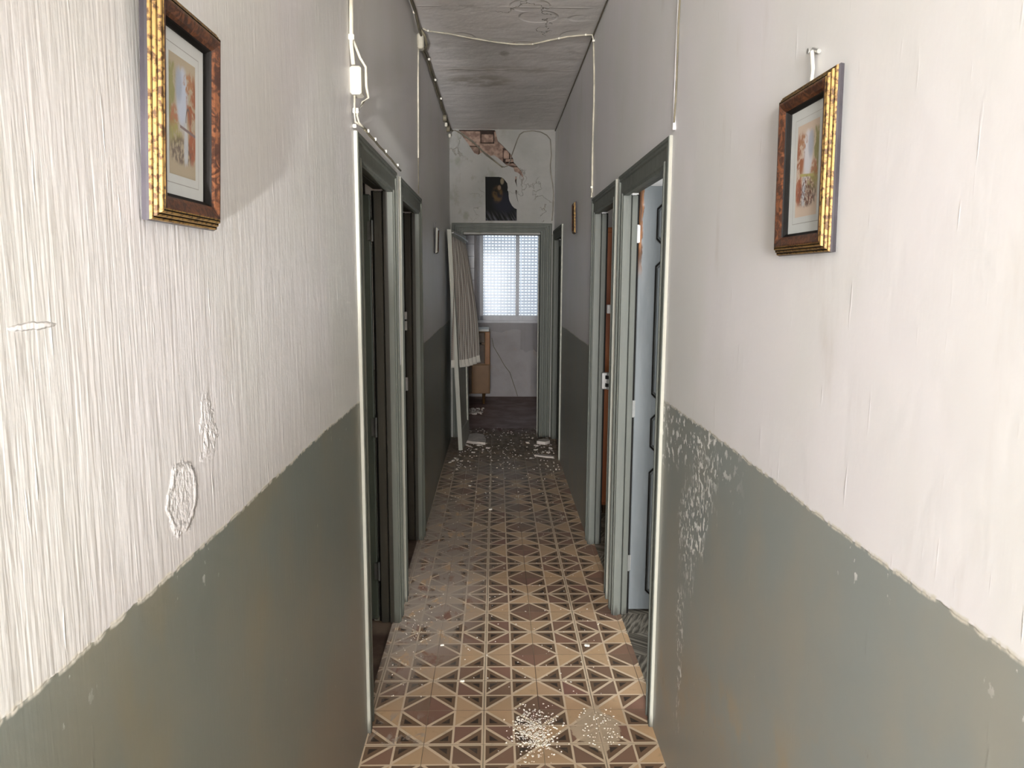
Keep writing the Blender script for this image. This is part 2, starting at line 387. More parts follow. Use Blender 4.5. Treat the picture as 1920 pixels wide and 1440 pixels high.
# ------------------------------------------------------------------ mesh helpers
class MB:
    def __init__(s): s.v = []; s.f = []; s.uv = None; s.mi = []; s.cur = 0
    def add(s, vs, fs):
        o = len(s.v); s.v += [tuple(v) for v in vs]
        for f in fs: s.f.append(tuple(i + o for i in f)); s.mi.append(s.cur)
        return s
    def box(s, x0, x1, y0, y1, z0, z1):
        vs = [(x, y, z) for z in (z0, z1) for y in (y0, y1) for x in (x0, x1)]
        return s.add(vs, [(0, 2, 3, 1), (4, 5, 7, 6), (0, 1, 5, 4), (2, 6, 7, 3), (0, 4, 6, 2), (1, 3, 7, 5)])
    def bbox(s, x0, x1, y0, y1, z0, z1, b=.004):
        """box with chamfered edges"""
        x0, x1 = sorted((x0, x1)); y0, y1 = sorted((y0, y1)); z0, z1 = sorted((z0, z1))
        b = min(b, (x1 - x0) * .45, (y1 - y0) * .45, (z1 - z0) * .45)
        vs = []; idx = {}
        for i, X in enumerate((x0, x1)):
            for j, Y in enumerate((y0, y1)):
                for k, Z in enumerate((z0, z1)):
                    dx = b if i == 0 else -b; dy = b if j == 0 else -b; dz = b if k == 0 else -b
                    idx[i, j, k] = len(vs); vs += [(X, Y + dy, Z + dz), (X + dx, Y, Z + dz), (X + dx, Y + dy, Z)]
        f = []
        for i in (0, 1):
            f.append([idx[i, 0, 0], idx[i, 1, 0], idx[i, 1, 1], idx[i, 0, 1]])
            f.append([idx[0, i, 0] + 1, idx[1, i, 0] + 1, idx[1, i, 1] + 1, idx[0, i, 1] + 1])
            f.append([idx[0, 0, i] + 2, idx[1, 0, i] + 2, idx[1, 1, i] + 2, idx[0, 1, i] + 2])
        for i in (0, 1):
            for j in (0, 1):
                f.append([idx[i, j, 0], idx[i, j, 1], idx[i, j, 1] + 1, idx[i, j, 0] + 1])
                f.append([idx[i, 0, j], idx[i, 1, j], idx[i, 1, j] + 2, idx[i, 0, j] + 2])
                f.append([idx[0, i, j] + 1, idx[1, i, j] + 1, idx[1, i, j] + 2, idx[0, i, j] + 2])
                for k in (0, 1): f.append([idx[i, j, k], idx[i, j, k] + 1, idx[i, j, k] + 2])
        return s.add(vs, f)
    def tube(s, pts, r, n=8):
        pts = [Vector(p) for p in pts]; vs = []; fs = []
        up = Vector((0, 0, 1))
        for i, p in enumerate(pts):
            t = (pts[min(i + 1, len(pts) - 1)] - pts[max(i - 1, 0)]).normalized()
            a = t.cross(up if abs(t.z) < .95 else Vector((1, 0, 0))).normalized(); b = t.cross(a)
            rr = r[i] if isinstance(r, (list, tuple)) else r
            vs += [p + (a * math.cos(k * 2 * math.pi / n) + b * math.sin(k * 2 * math.pi / n)) * rr for k in range(n)]
        for i in range(len(pts) - 1):
            for k in range(n):
                k2 = (k + 1) % n; fs.append((i * n + k, i * n + k2, (i + 1) * n + k2, (i + 1) * n + k))
        fs.append(tuple(range(n))[::-1]); fs.append(tuple((len(pts) - 1) * n + k for k in range(n)))
        return s.add(vs, fs)
    def prism(s, poly, fn0, fn1):
        n = len(poly); vs = [fn0(p) for p in poly] + [fn1(p) for p in poly]
        from mathutils.geometry import tessellate_polygon
        tri = tessellate_polygon([[Vector((p[0], p[1], 0)) for p in poly]])
        fs = [tuple(t) for t in tri] + [tuple(i + n for i in t) for t in tri]
        fs += [(i, (i + 1) % n, (i + 1) % n + n, i + n) for i in range(n)]
        return s.add(vs, fs)
    def profile(s, path, prof, closed=False):
        """path: function u -> list of corner points (inward offset u); prof: list of (u, protrusion); pts from path(u, v)"""
        rows = [path(u, v) for u, v in prof]; n = len(rows[0]); vs = [p for r in rows for p in r]; fs = []
        for i in range(len(rows) - 1):
            for k in range(n if closed else n - 1):
                k2 = (k + 1) % n; fs.append((i * n + k, i * n + k2, (i + 1) * n + k2, (i + 1) * n + k))
        return s.add(vs, fs)
    def sheet(s, fn, nu, nv, th=0):
        o = []; 
        for j in range(nv + 1):
            for i in range(nu + 1): o.append(fn(i / nu, j / nv))
        fs = [(j * (nu + 1) + i, j * (nu + 1) + i + 1, (j + 1) * (nu + 1) + i + 1, (j + 1) * (nu + 1) + i) for j in range(nv) for i in range(nu)]
        s.uvs = [(i / nu, j / nv) for j in range(nv + 1) for i in range(nu + 1)]
        return s.add(o, fs)
    def rot(s, M4):
        s.v = [tuple(M4 @ Vector(v)) for v in s.v]; return s

import bmesh
def make(name, mb, mats, parent=None, smooth=False, origin=None, scale=None):
    xs = list(zip(*mb.v)); 
    o = Vector(origin) if origin else Vector(((min(xs[0]) + max(xs[0])) / 2, (min(xs[1]) + max(xs[1])) / 2, min(xs[2])))
    sl = Vector(scale) if scale else Vector((1, 1, 1))
    me = bpy.data.meshes.new(name)
    me.from_pydata([tuple((Vector(v) - o)[i] / sl[i] for i in range(3)) for v in mb.v], [], mb.f)
    if not isinstance(mats, (list, tuple)): mats = [mats]
    for m in mats: me.materials.append(m)
    for p, k in zip(me.polygons, mb.mi): p.material_index = k; p.use_smooth = smooth
    if hasattr(mb, 'uvs'):
        uv = me.uv_layers.new(name='UVMap')
        for l in me.loops: uv.data[l.index].uv = mb.uvs[l.vertex_index] if l.vertex_index < len(mb.uvs) else (0, 0)
    bm = bmesh.new(); bm.from_mesh(me)
    if not hasattr(mb, 'uvs'): bmesh.ops.remove_doubles(bm, verts=bm.verts, dist=1e-6)
    bmesh.ops.recalc_face_normals(bm, faces=bm.faces); bm.to_mesh(me); bm.free()
    ob = bpy.data.objects.new(name, me); C.objects.link(ob); ob.scale = sl
    if parent:
        ob.parent = parent; ob.location = o - wloc(parent)
    else: ob.location = o
    return ob
def wloc(o):
    v = Vector(o.location)
    while o.parent: o = o.parent; v = v + Vector(o.location)
    return v
def tag(o, label, cat, group=None, kind=None):
    if label: o['label'] = label
    if cat: o['category'] = cat
    if group: o['group'] = group
    if kind: o['kind'] = kind
    return o
def empty(name, loc, label=None, cat=None, group=None, kind=None):
    o = bpy.data.objects.new(name, None); o.empty_display_size = .05; C.objects.link(o); o.location = loc
    return tag(o, label, cat, group, kind)
def struct(name, mb, m, smooth=False): return tag(make(name, mb, m, smooth=smooth), None, None, kind='structure')

# ------------------------------------------------------------------ shell
# door openings (clear) along Y; head height
HZ = 1.972; AW = .094
L1, L2 = (2.535, 3.31), (3.615, 4.42)
R1, R2, R3 = (2.560, 3.38), (3.640, 4.34), (6.53, 7.33)
def wall(xa, xb, ops):
    mb = MB(); y = -2.4
    for a, b in ops:
        a2, b2 = a - .03, b + .03
        mb.box(xa, xb, y, a2, -.05, ZC + .05); mb.box(xa, xb, a2, b2, HZ + .03, ZC + .05); y = b2
    mb.box(xa, xb, y, YE + .15, -.05, ZC + .05)
    return mb
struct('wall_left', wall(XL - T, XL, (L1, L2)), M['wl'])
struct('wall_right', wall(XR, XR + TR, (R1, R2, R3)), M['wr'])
struct('ceiling', MB().box(-3.2, 3.4, -6.6, 10.3, ZC, ZC + .1), M['ce'])
# corridor floor: patterned cement tiles, ends at the thresholds
struct('floor', MB().box(XL - .03, XR + .035, -2.4, YE + .45, -.06, 0).box(-3.1, 3.2, -6.5, -2.4, -.06, 0), M['fl'])
struct('floor_left', MB().box(-3.2, XL - .03, -2.4, 7.0, -.06, -.006), M['rl'])
struct('floor_right', MB().box(XR + .035, 3.4, -2.4, YE, -.06, -.006), M['rr'])
struct('floor_back', MB().box(-1.7, 3.4, YE + .45, YB + .2, -.06, -.003), M['farf'])
# side rooms
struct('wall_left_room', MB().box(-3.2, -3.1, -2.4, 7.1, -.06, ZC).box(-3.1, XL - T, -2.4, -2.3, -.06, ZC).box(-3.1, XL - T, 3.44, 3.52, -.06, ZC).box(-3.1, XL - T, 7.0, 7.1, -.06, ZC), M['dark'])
struct('wall_right_room', MB().box(3.3, 3.4, -2.4, YE + .1, -.06, ZC).box(XR + TR, 3.3, -2.4, -2.3, -.06, ZC).box(XR + TR, 3.3, 3.475, 3.56, -.06, ZC).box(XR + TR, 3.3, 6.2, 6.28, -.06, ZC), M['room'])
struct('wall_rear', MB().box(-3.2, 3.3, -6.6, -6.5, -.06, ZC).box(-3.2, -3.1, -6.5, -2.4, -.06, ZC).box(3.2, 3.3, -6.5, -2.4, -.06, ZC), M['room'])

# end wall with a broken corner of plaster over bricks
EO = (-.318, .432, 2.04)       # opening: x0, x1, head
patch = [(-.362, 3.004), (-.198, 3.006), (-.042, 3.006), (-.010, 3.0), (.015, 2.902), (.065, 2.858), (.136, 2.786), (.162, 2.738), (.169, 2.704), (.245, 2.621), (.270, 2.552), (.252, 2.572), (.209, 2.61), (.177, 2.62), (.166, 2.655), (.094, 2.682), (.03, 2.737), (-.021, 2.771), (-.056, 2.764), (-.12, 2.798), (-.149, 2.791), (-.174, 2.773), (-.213, 2.79), (-.277, 2.883), (-.319, 2.934)]
slit = [(.184, 2.572), (.198, 2.572), (.196, 2.523), (.203, 2.47), (.193, 2.50), (.181, 2.53)]
slit2 = [(.186, 2.445), (.200, 2.446), (.198, 2.40), (.215, 2.33), (.226, 2.30), (.208, 2.345), (.19, 2.41)]
def plaster_with_holes(outer, holes, y0, y1):
    from mathutils.geometry import tessellate_polygon
    loops = [outer] + holes; allp = [p for l in loops for p in l]
    tri = tessellate_polygon([[Vector((p[0], p[1], 0)) for p in l] for l in loops])
    n = len(allp); vs = [(p[0], y0, p[1]) for p in allp] + [(p[0], y1, p[1]) for p in allp]
    fs = [tuple(t) for t in tri] + [tuple(i + n for i in t) for t in tri]
    o = 0
    for l in loops:
        k = len(l)
        for i in range(k): fs.append((o + i, o + (i + 1) % k, o + (i + 1) % k + n, o + i + n))
        o += k
    return MB().add(vs, fs)
outer = [(XL, 2.02), (XR, 2.02), (XR, ZC), (XL, ZC)]
ew = plaster_with_holes(outer, [patch, slit, slit2], YE, YE + .018)
ew.box(XL, EO[0] - .05, YE, YE + .15, -.05, 2.02).box(EO[1] + .05, XR, YE, YE + .15, -.05, 2.02)
ew.box(XL - 1.5, XL, YE + .02, YE + .15, -.05, ZC).box(XR + .12, XR + 3, YE + .02, YE + .15, -.05, ZC)
struct('wall_end', ew, M['we'])
bk = MB().box(XL, XR, YE + .06, YE + .15, 2.02, ZC)
bk.box(XL, XR, YE + .03, YE + .061, 2.70, 2.712)
struct('wall_end_masonry', bk, M['mortar'])
bb = MB()
for (x0, x1, z0, z1, dy) in [(-.40, -.152, 2.86, 3.0, .030), (-.145, -.028, 2.895, 2.972, .030), (-.021, .10, 2.84, 3.0, .026), (-.40, -.17, 2.74, 2.853, .034),
                             (-.165, .065, 2.70, 2.885, .028), (.070, .125, 2.745, 2.83, .036), (.09, .20, 2.675, 2.742, .030), (.132, .18, 2.75, 2.80, .026), (.13, .29, 2.55, 2.668, .032)]:
    bb.bbox(x0, x1, YE + dy, YE + .07, z0, z1, .006)
struct('wall_end_bricks', bb, M['brick'])

# ------------------------------------------------------------------ doors
PROF = [(0, .010), (.002, .013), (.013, .013), (.016, .009), (.020, .009), (.023, .012), (.028, .012), (.031, .006), (.070, .005), (.073, .010), (.082, .010), (.086, .005), (.094, .003), (.094, -.02)]
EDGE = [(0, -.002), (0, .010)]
def arch_side(xw, s, y0, y1, zt):     # s: +1 protrudes toward +x
    def path(u, v): return [(xw + s * v, y0 + u, -.004), (xw + s * v, y0 + u, zt - u), (xw + s * v, y1 - u, zt - u), (xw + s * v, y1 - u, -.004)]
    return path
def side_door(n, xw, s, op, m, label, depth=.09):
    e = empty(n, (xw, (op[0] + op[1]) / 2, 0), label, 'door', kind='structure')
    a, b = op
    mb = MB().profile(arch_side(xw, s, a - AW + .008, b + AW - .008, HZ + AW - .008), PROF)
    make('architrave', mb, m, e)
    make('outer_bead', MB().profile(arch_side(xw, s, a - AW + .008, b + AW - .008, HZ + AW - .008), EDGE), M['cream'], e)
    # lining: outer board, groove, inner board
    def rng(p, q): return sorted((xw - s * p, xw - s * q))
    x0, x1 = rng(.002, .042 if depth > .07 else .034); g = .004
    m1 = .042 if depth > .07 else .034
    x2, x3 = rng(m1 + g, depth)
    mb = MB().bbox(x0, x1, a - .03, a, -.004, HZ, .003).bbox(x0, x1, b, b + .03, -.004, HZ, .003).bbox(x0, x1, a - .03, b + .03, HZ, HZ + .03, .003)
    mb.bbox(x2, x3, b + .004, b + .03, -.004, HZ - .004, .003).bbox(x2, x3, a - .03, a - .004, -.004, HZ - .004, .003).bbox(x2, x3, a, b, HZ + .004, HZ + .03, .002)
    make('jamb', mb, M['lin'] if s > 0 else m, e)  # left linings darkened: brown dirt plus shade put into the paint
    make('gap_shade', MB().box(*rng(m1 - .002, m1 + g + .002), b + .02, b + .031, -.004, HZ).box(*rng(m1 - .002, m1 + g + .002), a - .031, a - .02, -.004, HZ).box(*rng(depth - .002, depth + .011), b + .024, b + .0294, -.004, HZ), M['black'], e)  # black strips put the shade of groove and crack into colour
    return e
d = side_door('door_1', XL, 1, L1, M['gl'], 'first door frame in the left wall, green gloss, leaf swung into the dark room', .083)
lf = MB().bbox(XL - .097 - .78, XL - .097, 3.314, 3.351, .012, 1.955)
lf.bbox(XL - .75, XL - .27, 3.308, 3.324, .2, .85, .006).bbox(XL - .75, XL - .27, 3.308, 3.324, .98, 1.8, .006)
leaf = make('door_leaf', lf, M['gd'], d)
for z in (1.80, .93, .25):
    make('hinge', MB().tube([(XL - .090, 3.310, z - .045), (XL - .090, 3.310, z + .045)], .006).box(XL - .11, XL - .09, 3.311, 3.316, z - .04, z + .04), M['dsteel'], leaf)
d = side_door('door_2', XL, 1, L2, M['gl'], 'second door frame in the left wall, green gloss, standing open on a black room', .085)
for z0, z1 in ((1.29, 1.345), (1.355, 1.40), (.93, 1.01)):
    make('strike_plate', MB().bbox(XL - .088, XL - .074, 4.410, 4.424, z0, z1, .002), M['steel'], d)
make('lock_keeper', MB().bbox(XL - .10, XL - .088, 4.35, 4.418, .93, .94, .002).bbox(XL - .10, XL - .088, 4.35, 4.418, 1.0, 1.01, .002).bbox(XL - .10, XL - .088, 4.35, 4.36, .93, 1.01, .002), M['steel'], d)

d = side_door('door_3', XR, -1, R1, M['gr'], 'first door frame in the right wall with a blue grey panelled leaf swung into the bright room', .064)
X0 = XR + .078
lf = MB().bbox(X0 + .0, X0 + .78, 3.415, 3.450, .010, 2.012, .003)
leaf = make('door_leaf', lf, M['blue'], d)
def panel_poly(x0, x1, z0, z1, c=.022):
    return [(x0 + c, z0), (x1 - c, z0), (x1, z0 + c), (x1, z1 - c), (x1 - c, z1), (x0 + c, z1), (x0, z1 - c), (x0, z0 + c)]
for z0, z1 in ((1.755, 1.935), (1.045, 1.68), (.795, .975), (.085, .717)):
    g = MB()
    for e0, e1, ya in ((0, .008, 3.4128),):
        pa = panel_poly(X0 + .078, X0 + .70, z0, z1); pb = panel_poly(X0 + .084, X0 + .694, z0 + .006, z1 - .006)
        n = len(pa); g.add([(p[0], 3.4135, p[1]) for p in pa] + [(p[0], 3.4125, p[1]) for p in pb], [(i, (i + 1) % n, (i + 1) % n + n, i + n) for i in range(n)])
    make('panel_groove', g, M['black'], leaf)
    make('door_panel', MB().profile(lambda u, v: [(p[0], 3.4145 - v, p[1]) for p in panel_poly(X0 + .086 + u, X0 + .692 - u, z0 + .008 + u, z1 - .008 - u)], [(0, 0), (.004, .006), (.035, .007), (.05, .002), (.30 if z1 - z0 > .7 else min(.3, (z1 - z0) / 2 - .03), .002)], closed=True), M['bluep'], leaf)
for z in (1.80, 1.0, .25):
    make('hinge', MB().tube([(X0 - .007, 3.408, z - .04), (X0 - .007, 3.408, z + .04)], .0065).box(X0 - .016, X0 + .004, 3.410, 3.4145, z - .038, z + .038), M['white'] if z > 1.7 else M['steel'], leaf)
d = side_door('door_4', XR, -1, R2, M['gr'], 'second door frame in the right wall with a bare rim lock keeper, brown wardrobe behind', .066)
k = make('lock_keeper', MB().bbox(XR + .052, XR + .102, 4.316, 4.340, .955, 1.055, .004).bbox(XR + .082, XR + .102, 4.300, 4.318, .955, 1.055, .004), M['steel'], d)
for z in (.972, 1.018): make('bolt_hole', MB().box(XR + .074, XR + .096, 4.2985, 4.3165, z, z + .020), M['black'], k)
make('strike_plate', MB().bbox(XR + .075, XR + .100, 4.305, 4.338, 1.40, 1.45, .002), M['white'], d)
d = side_door('door_5', XR, -1, R3, M['end'], 'closed plank door in the right wall beside the end doorway')
lf = MB().bbox(XR + .052, XR + .088, R3[0] + .002, R3[1] - .002, .01, HZ - .06, .003)
for i in range(7): lf.bbox(XR + .044, XR + .054, R3[0] + .006 + i * .113, R3[0] + .113 + i * .113, .02, HZ - .07, .006)
make('door_leaf', lf, M['gd'], d)

# end doorway: frame in the end wall
e = empty('door_6', ((EO[0] + EO[1]) / 2, YE, 0), 'end doorway with grey green moulded frame, leaf sagging open on the left', 'door', kind='structure')
AE = .112
P2 = [(0, 0), (0, .02), (.01, .024), (.024, .024), (.028, .014), (.046, .014), (.050, .020), (.062, .020), (.066, .012), (.084, .010), (.088, .018), (.106, .018), (.112, .008), (.112, -.02)]
def pth(u, v): return [(EO[0] - AE + u, YE - v, 0), (EO[0] - AE + u, YE - v, EO[2] + .088 - u * .78), (EO[1] + AE - u, YE - v, EO[2] + .088 - u * .78), (EO[1] + AE - u, YE - v, 0)]
make('architrave', MB().profile(pth, P2), M['end'], e)
mb = MB().bbox(EO[0] - .05, EO[0], YE, YE + .15, 0, EO[2]).bbox(EO[1], EO[1] + .05, YE, YE + .15, 0, EO[2]).bbox(EO[0] - .05, EO[1] + .05, YE, YE + .15, EO[2], EO[2] + .05)
make('jamb', mb, M['end'], e)
make('bright_edge_strip', MB().bbox(EO[1] - .010, EO[1] + .004, YE + .135, YE + .155, 0, EO[2]).bbox(EO[0], EO[1], YE + .135, YE + .155, EO[2] - .012, EO[2] + .002), M['cream'], e)  # window light along the frame edge, painted as a pale strip
# sagging glazed leaf, its free edge leaning to the left wall at the top
def leafpt(s, t, o):       # s 0 near .. 1 hinge, t 0 bottom .. 1 top, o offset to the right
    xn = -.338 + (-.430 + .338) * t; xf = -.300 + (-.330 + .300) * t
    z = .02 + (2.00 - .02) * t + .02 * (1 - s)
    return (xn + (xf - xn) * s + o, 6.66 + (7.385 - 6.66) * s, z)
def leafbox(s0, s1, t0, t1, o0, o1):
    mb = MB(); n = 8; vs = []
    for k in range(n + 1):
        t = t0 + (t1 - t0) * k / n
        vs += [leafpt(s0, t, o0), leafpt(s0, t, o1), leafpt(s1, t, o1), leafpt(s1, t, o0)]
    fs = [(0, 1, 2, 3), (4 * n, 4 * n + 1, 4 * n + 2, 4 * n + 3)]
    for k in range(n):
        for i in range(4): fs.append((4 * k + i, 4 * k + (i + 1) % 4, 4 * k + 4 + (i + 1) % 4, 4 * k + 4 + i))
    return mb.add(vs, fs)
def join(a, b):
    return a.add(b.v, b.f)
lf = leafbox(0, .14, 0, 1, 0, .036); join(lf, leafbox(.86, 1, 0, 1, 0, .036)); join(lf, leafbox(.14, .86, .95, 1, 0, .036)); join(lf, leafbox(.14, .86, .40, .46, 0, .036)); join(lf, leafbox(.14, .86, 0, .09, 0, .036)); join(lf, leafbox(.12, .88, .08, .42, .012, .024))
leaf = make('door_leaf', lf, M['cream'], e)
make('glass_pane', leafbox(.14, .86, .46, .95, .016, .020), M['glass'], leaf)
rod = MB().tube([leafpt(-.02, .985, .055), leafpt(.5, .982, .058), leafpt(.98, .975, .055)], .006)
rod.tube([leafpt(.02, .985, .034), leafpt(.02, .985, .06)], .005).tube([leafpt(.9, .977, .034), leafpt(.9, .977, .06)], .005)
make('curtain_rod', rod, M['steel'], leaf)
# striped curtain on the leaf
def curt(u, v):     # v 0 bottom .. 1 top
    s = u; tt = 1 - v
    ztop = 1.955 - .03 * u; zb = .80 - .02 * math.sin(u * 3)
    z = zb + (ztop - zb) * v
    t = (z - .02) / 1.98
    b = leafpt(-.03 + .93 * u, t, 0)
    sp = .045 + .13 * (tt ** .75) * (u ** 1.1) * 1.0 - .055 * tt * (1 - u)
    pl = (.010 + .014 * tt) * math.sin(u * 2 * math.pi * 7 + .6 * math.sin(tt * 4)) + .006 * math.sin(u * 41 + tt * 6)
    return (b[0] + sp + pl, b[1] - .10 * tt * (u - .35) + pl * .5 - .03 * tt, z)
cu = MB().sheet(curt, 150, 40)
o = make('striped_curtain', cu, M['stripe'], smooth=True); tag(o, 'beige and brown striped cotton curtain hanging on the sagging door leaf', 'curtain')
md = o.modifiers.new('s', 'SOLIDIFY'); md.thickness = .0015

# ------------------------------------------------------------------ far room
struct('wall_back', MB().box(-1.7, -.22, YB, YB + .2, -.06, ZC).box(1.02, 3.4, YB, YB + .2, -.06, ZC).box(-.22, 1.02, YB, YB + .2, -.06, 1.03).box(-.22, 1.02, YB, YB + .2, 2.33, ZC), M['back'])
struct('wall_back_left', MB().box(-1.8, -1.7, YE, YB + .2, -.06, ZC), M['back'])
struct('wall_back_right', MB().box(2.6, 2.7, YE, YB + .2, -.06, ZC), M['back'])
struct('trim_tiles', MB().box(-1.7, -.29, YB - .012, YB, .9, 2.5), M['tiles'])
w = empty('window_1', (.4, YB, 1.03), 'white framed window with roller shutter and sheer voile at the far end', 'window', kind='structure')
fr = MB()
for x0, x1, z0, z1 in ((-.22, -.17, 1.03, 2.33), (.97, 1.02, 1.03, 2.33), (-.22, 1.02, 1.03, 1.10), (-.22, 1.02, 2.27, 2.33), (.262, .312, 1.10, 2.27)):
    fr.bbox(x0, x1, YB + .02, YB + .07, z0, z1, .005)
make('window_frame', fr, M['white'], w)
make('window_sill', MB().bbox(-.24, 1.04, YB - .03, YB + .1, 1.0, 1.035, .006), M['white'], w)
make('window_pane', MB().box(-.17, .262, YB + .042, YB + .046, 1.10, 2.27), M['glass'], w)
make('window_pane', MB().box(.312, .97, YB + .042, YB + .046, 1.10, 2.27), M['glass'], w)
sl = MB(); z = 1.03; pz = .0405
while z < 2.36:
    g = .013 if z > 1.33 else .009
    z1 = z + pz - g
    n = 5; row = [(YB + .15 - .008 * math.sin(math.pi * i / n), z + (z1 - z) * i / n) for i in range(n + 1)]
    sl.add([(x, y, q) for y, q in row for x in (-.22, 1.02)], [(2 * i, 2 * i + 1, 2 * i + 3, 2 * i + 2) for i in range(n)])
    x = -.21
    while x < 1.0 and g > .005:          # webs between slats leave a row of slots
        sl.box(x, x + .014, YB + .148, YB + .151, z1, z + pz); x += .045
    z += pz
make('shutter_slats', sl, M['slat'], w)
# sheer curtains
def sheer(x0, x1, zb, n, ph, amp=.022):
    def f(u, v):
        z = zb + (2.42 - zb) * v + .02 * math.sin(u * 9 + ph) * (1 - v)
        return (x0 + (x1 - x0) * u + .01 * math.sin(u * n * 3 + v * 3), YB - .07 + amp * math.sin(u * n * math.pi * 2 + ph + v) + .008 * math.sin(u * n * 13 + ph), z)
    return MB().sheet(f, 140, 20)
for nm, a, lab in (('sheer_curtain', (-.265, .33, .90, 5, 0), 'sheer white voile curtain over the left half of the far window'), ('sheer_curtain', (.33, .57, .63, 4, 1.7), 'longer sheer white voile curtain hanging at the right of the far window')):
    tag(make(nm, sheer(*a), M['sheer'], smooth=True), lab, 'curtain', 'sheer curtains at the far window')
tag(make('curtain_rail', MB().tube([(-.5, YB - .07, 2.43), (1.2, YB - .07, 2.43)], .010).tube([(-.48, YB - .07, 2.43), (-.48, YB, 2.43)], .006).tube([(1.18, YB - .07, 2.43), (1.18, YB, 2.43)], .006), M['white']), 'white curtain rail above the far window', 'curtain rail')

# cabinet
c0 = empty('sideboard', (-.35, 9.62, 0), 'tan wooden sideboard with white top standing in the far room', 'sideboard')
ya, yb2 = 9.42, 9.86
cb = MB().bbox(-.66, -.075, ya + .02, yb2, .13, .93, .004)
make('carcass', cb, M['cab'], c0)
make('table_top', MB().bbox(-.68, -.088, ya - .005, yb2 + .01, .93, .958, .004), M['top'], c0)
dr = make('drawer', MB().bbox(-.60, -.142, ya, ya + .025, .785, .915, .004), M['cabd'], c0)
make('drawer_handle', MB().bbox(-.34, -.18, ya - .022, ya, .765, .785, .004), M['black'], dr)
make('door', MB().bbox(-.60, -.142, ya, ya + .025, .52, .76, .004), M['cabd'], c0)
make('lower_panel', MB().bbox(-.30, -.085, ya - .004, ya + .021, .14, .505, .004), M['cab'], c0)
make('lower_door', MB().bbox(-.655, -.306, ya, ya + .021, .14, .505, .004), M['cabd'], c0)
make('stile', MB().bbox(-.136, -.078, ya - .004, ya + .021, .51, .925, .004), M['cabo'], c0)
for x in (-.62, -.155):
    for y in (ya + .05, yb2 - .05):
        make('leg', MB().tube([(x, y, -.002), (x, y, .135)], [.016, .022]), M['cabd'], c0)
# dark cloth at the right of the end doorway
def drape(u, v):
    z = -.003 + .883 * v; w = .12 + .10 * (1 - v)
    return (.56 - w * .5 + w * u + .02 * (1 - v), 8.45 + .03 * math.sin(u * 16 + v) - .05 * (1 - v) + .12 * (u - .5), z)
o = make('dark_cloth', MB().sheet(drape, 60, 14), M['cloth'], smooth=True); tag(o, 'black cloth hanging behind the right side of the end doorway', 'cloth')
o.modifiers.new('s', 'SOLIDIFY').thickness = .004
tag(make('wall_pipe', MB().tube([(.585, YB - .03, .0), (.585, YB - .03, .99)], .011).tube([(.585, YB - .03, .66), (.585, YB, .66)], .014), M['white']), 'thin white pipe on the wall below the far window', 'pipe')
# loose wire on back wall
tag(make('loose_wire', MB().tube([(-.055, YB - .01, .80), (-.03, YB - .01, .68), (.04, YB - .008, .56), (.12, YB - .008, .42), (.19, YB - .008, .33), (.26, YB - .01, .12), (.30, YB - .02, .002)], .004), M['grime']), 'thin dark wire drooping down the wall beside the sideboard', 'wire')

# wardrobe in second right room
wd = empty('wardrobe', (1.2, 5.2, 0), 'reddish brown wardrobe seen through the second right doorway', 'wardrobe')
make('carcass', MB().bbox(.715, 1.75, 4.93, 5.45, .06, 1.93, .006), M['ward'], wd)
make('plinth', MB().bbox(.74, 1.72, 4.96, 5.42, -.006, .06, .004), M['cabd'], wd)
for x0, x1 in ((.722, 1.228), (1.234, 1.742)):
    dd = make('door', MB().bbox(x0, x1, 4.912, 4.932, .08, 1.90, .004), M['ward'], wd)
    make('knob', MB().tube([(x1 - .04 if x0 < 1 else x0 + .04, 4.912, 1.0), (x1 - .04 if x0 < 1 else x0 + .04, 4.89, 1.0)], [.006, .014]), M['steel'], dd)

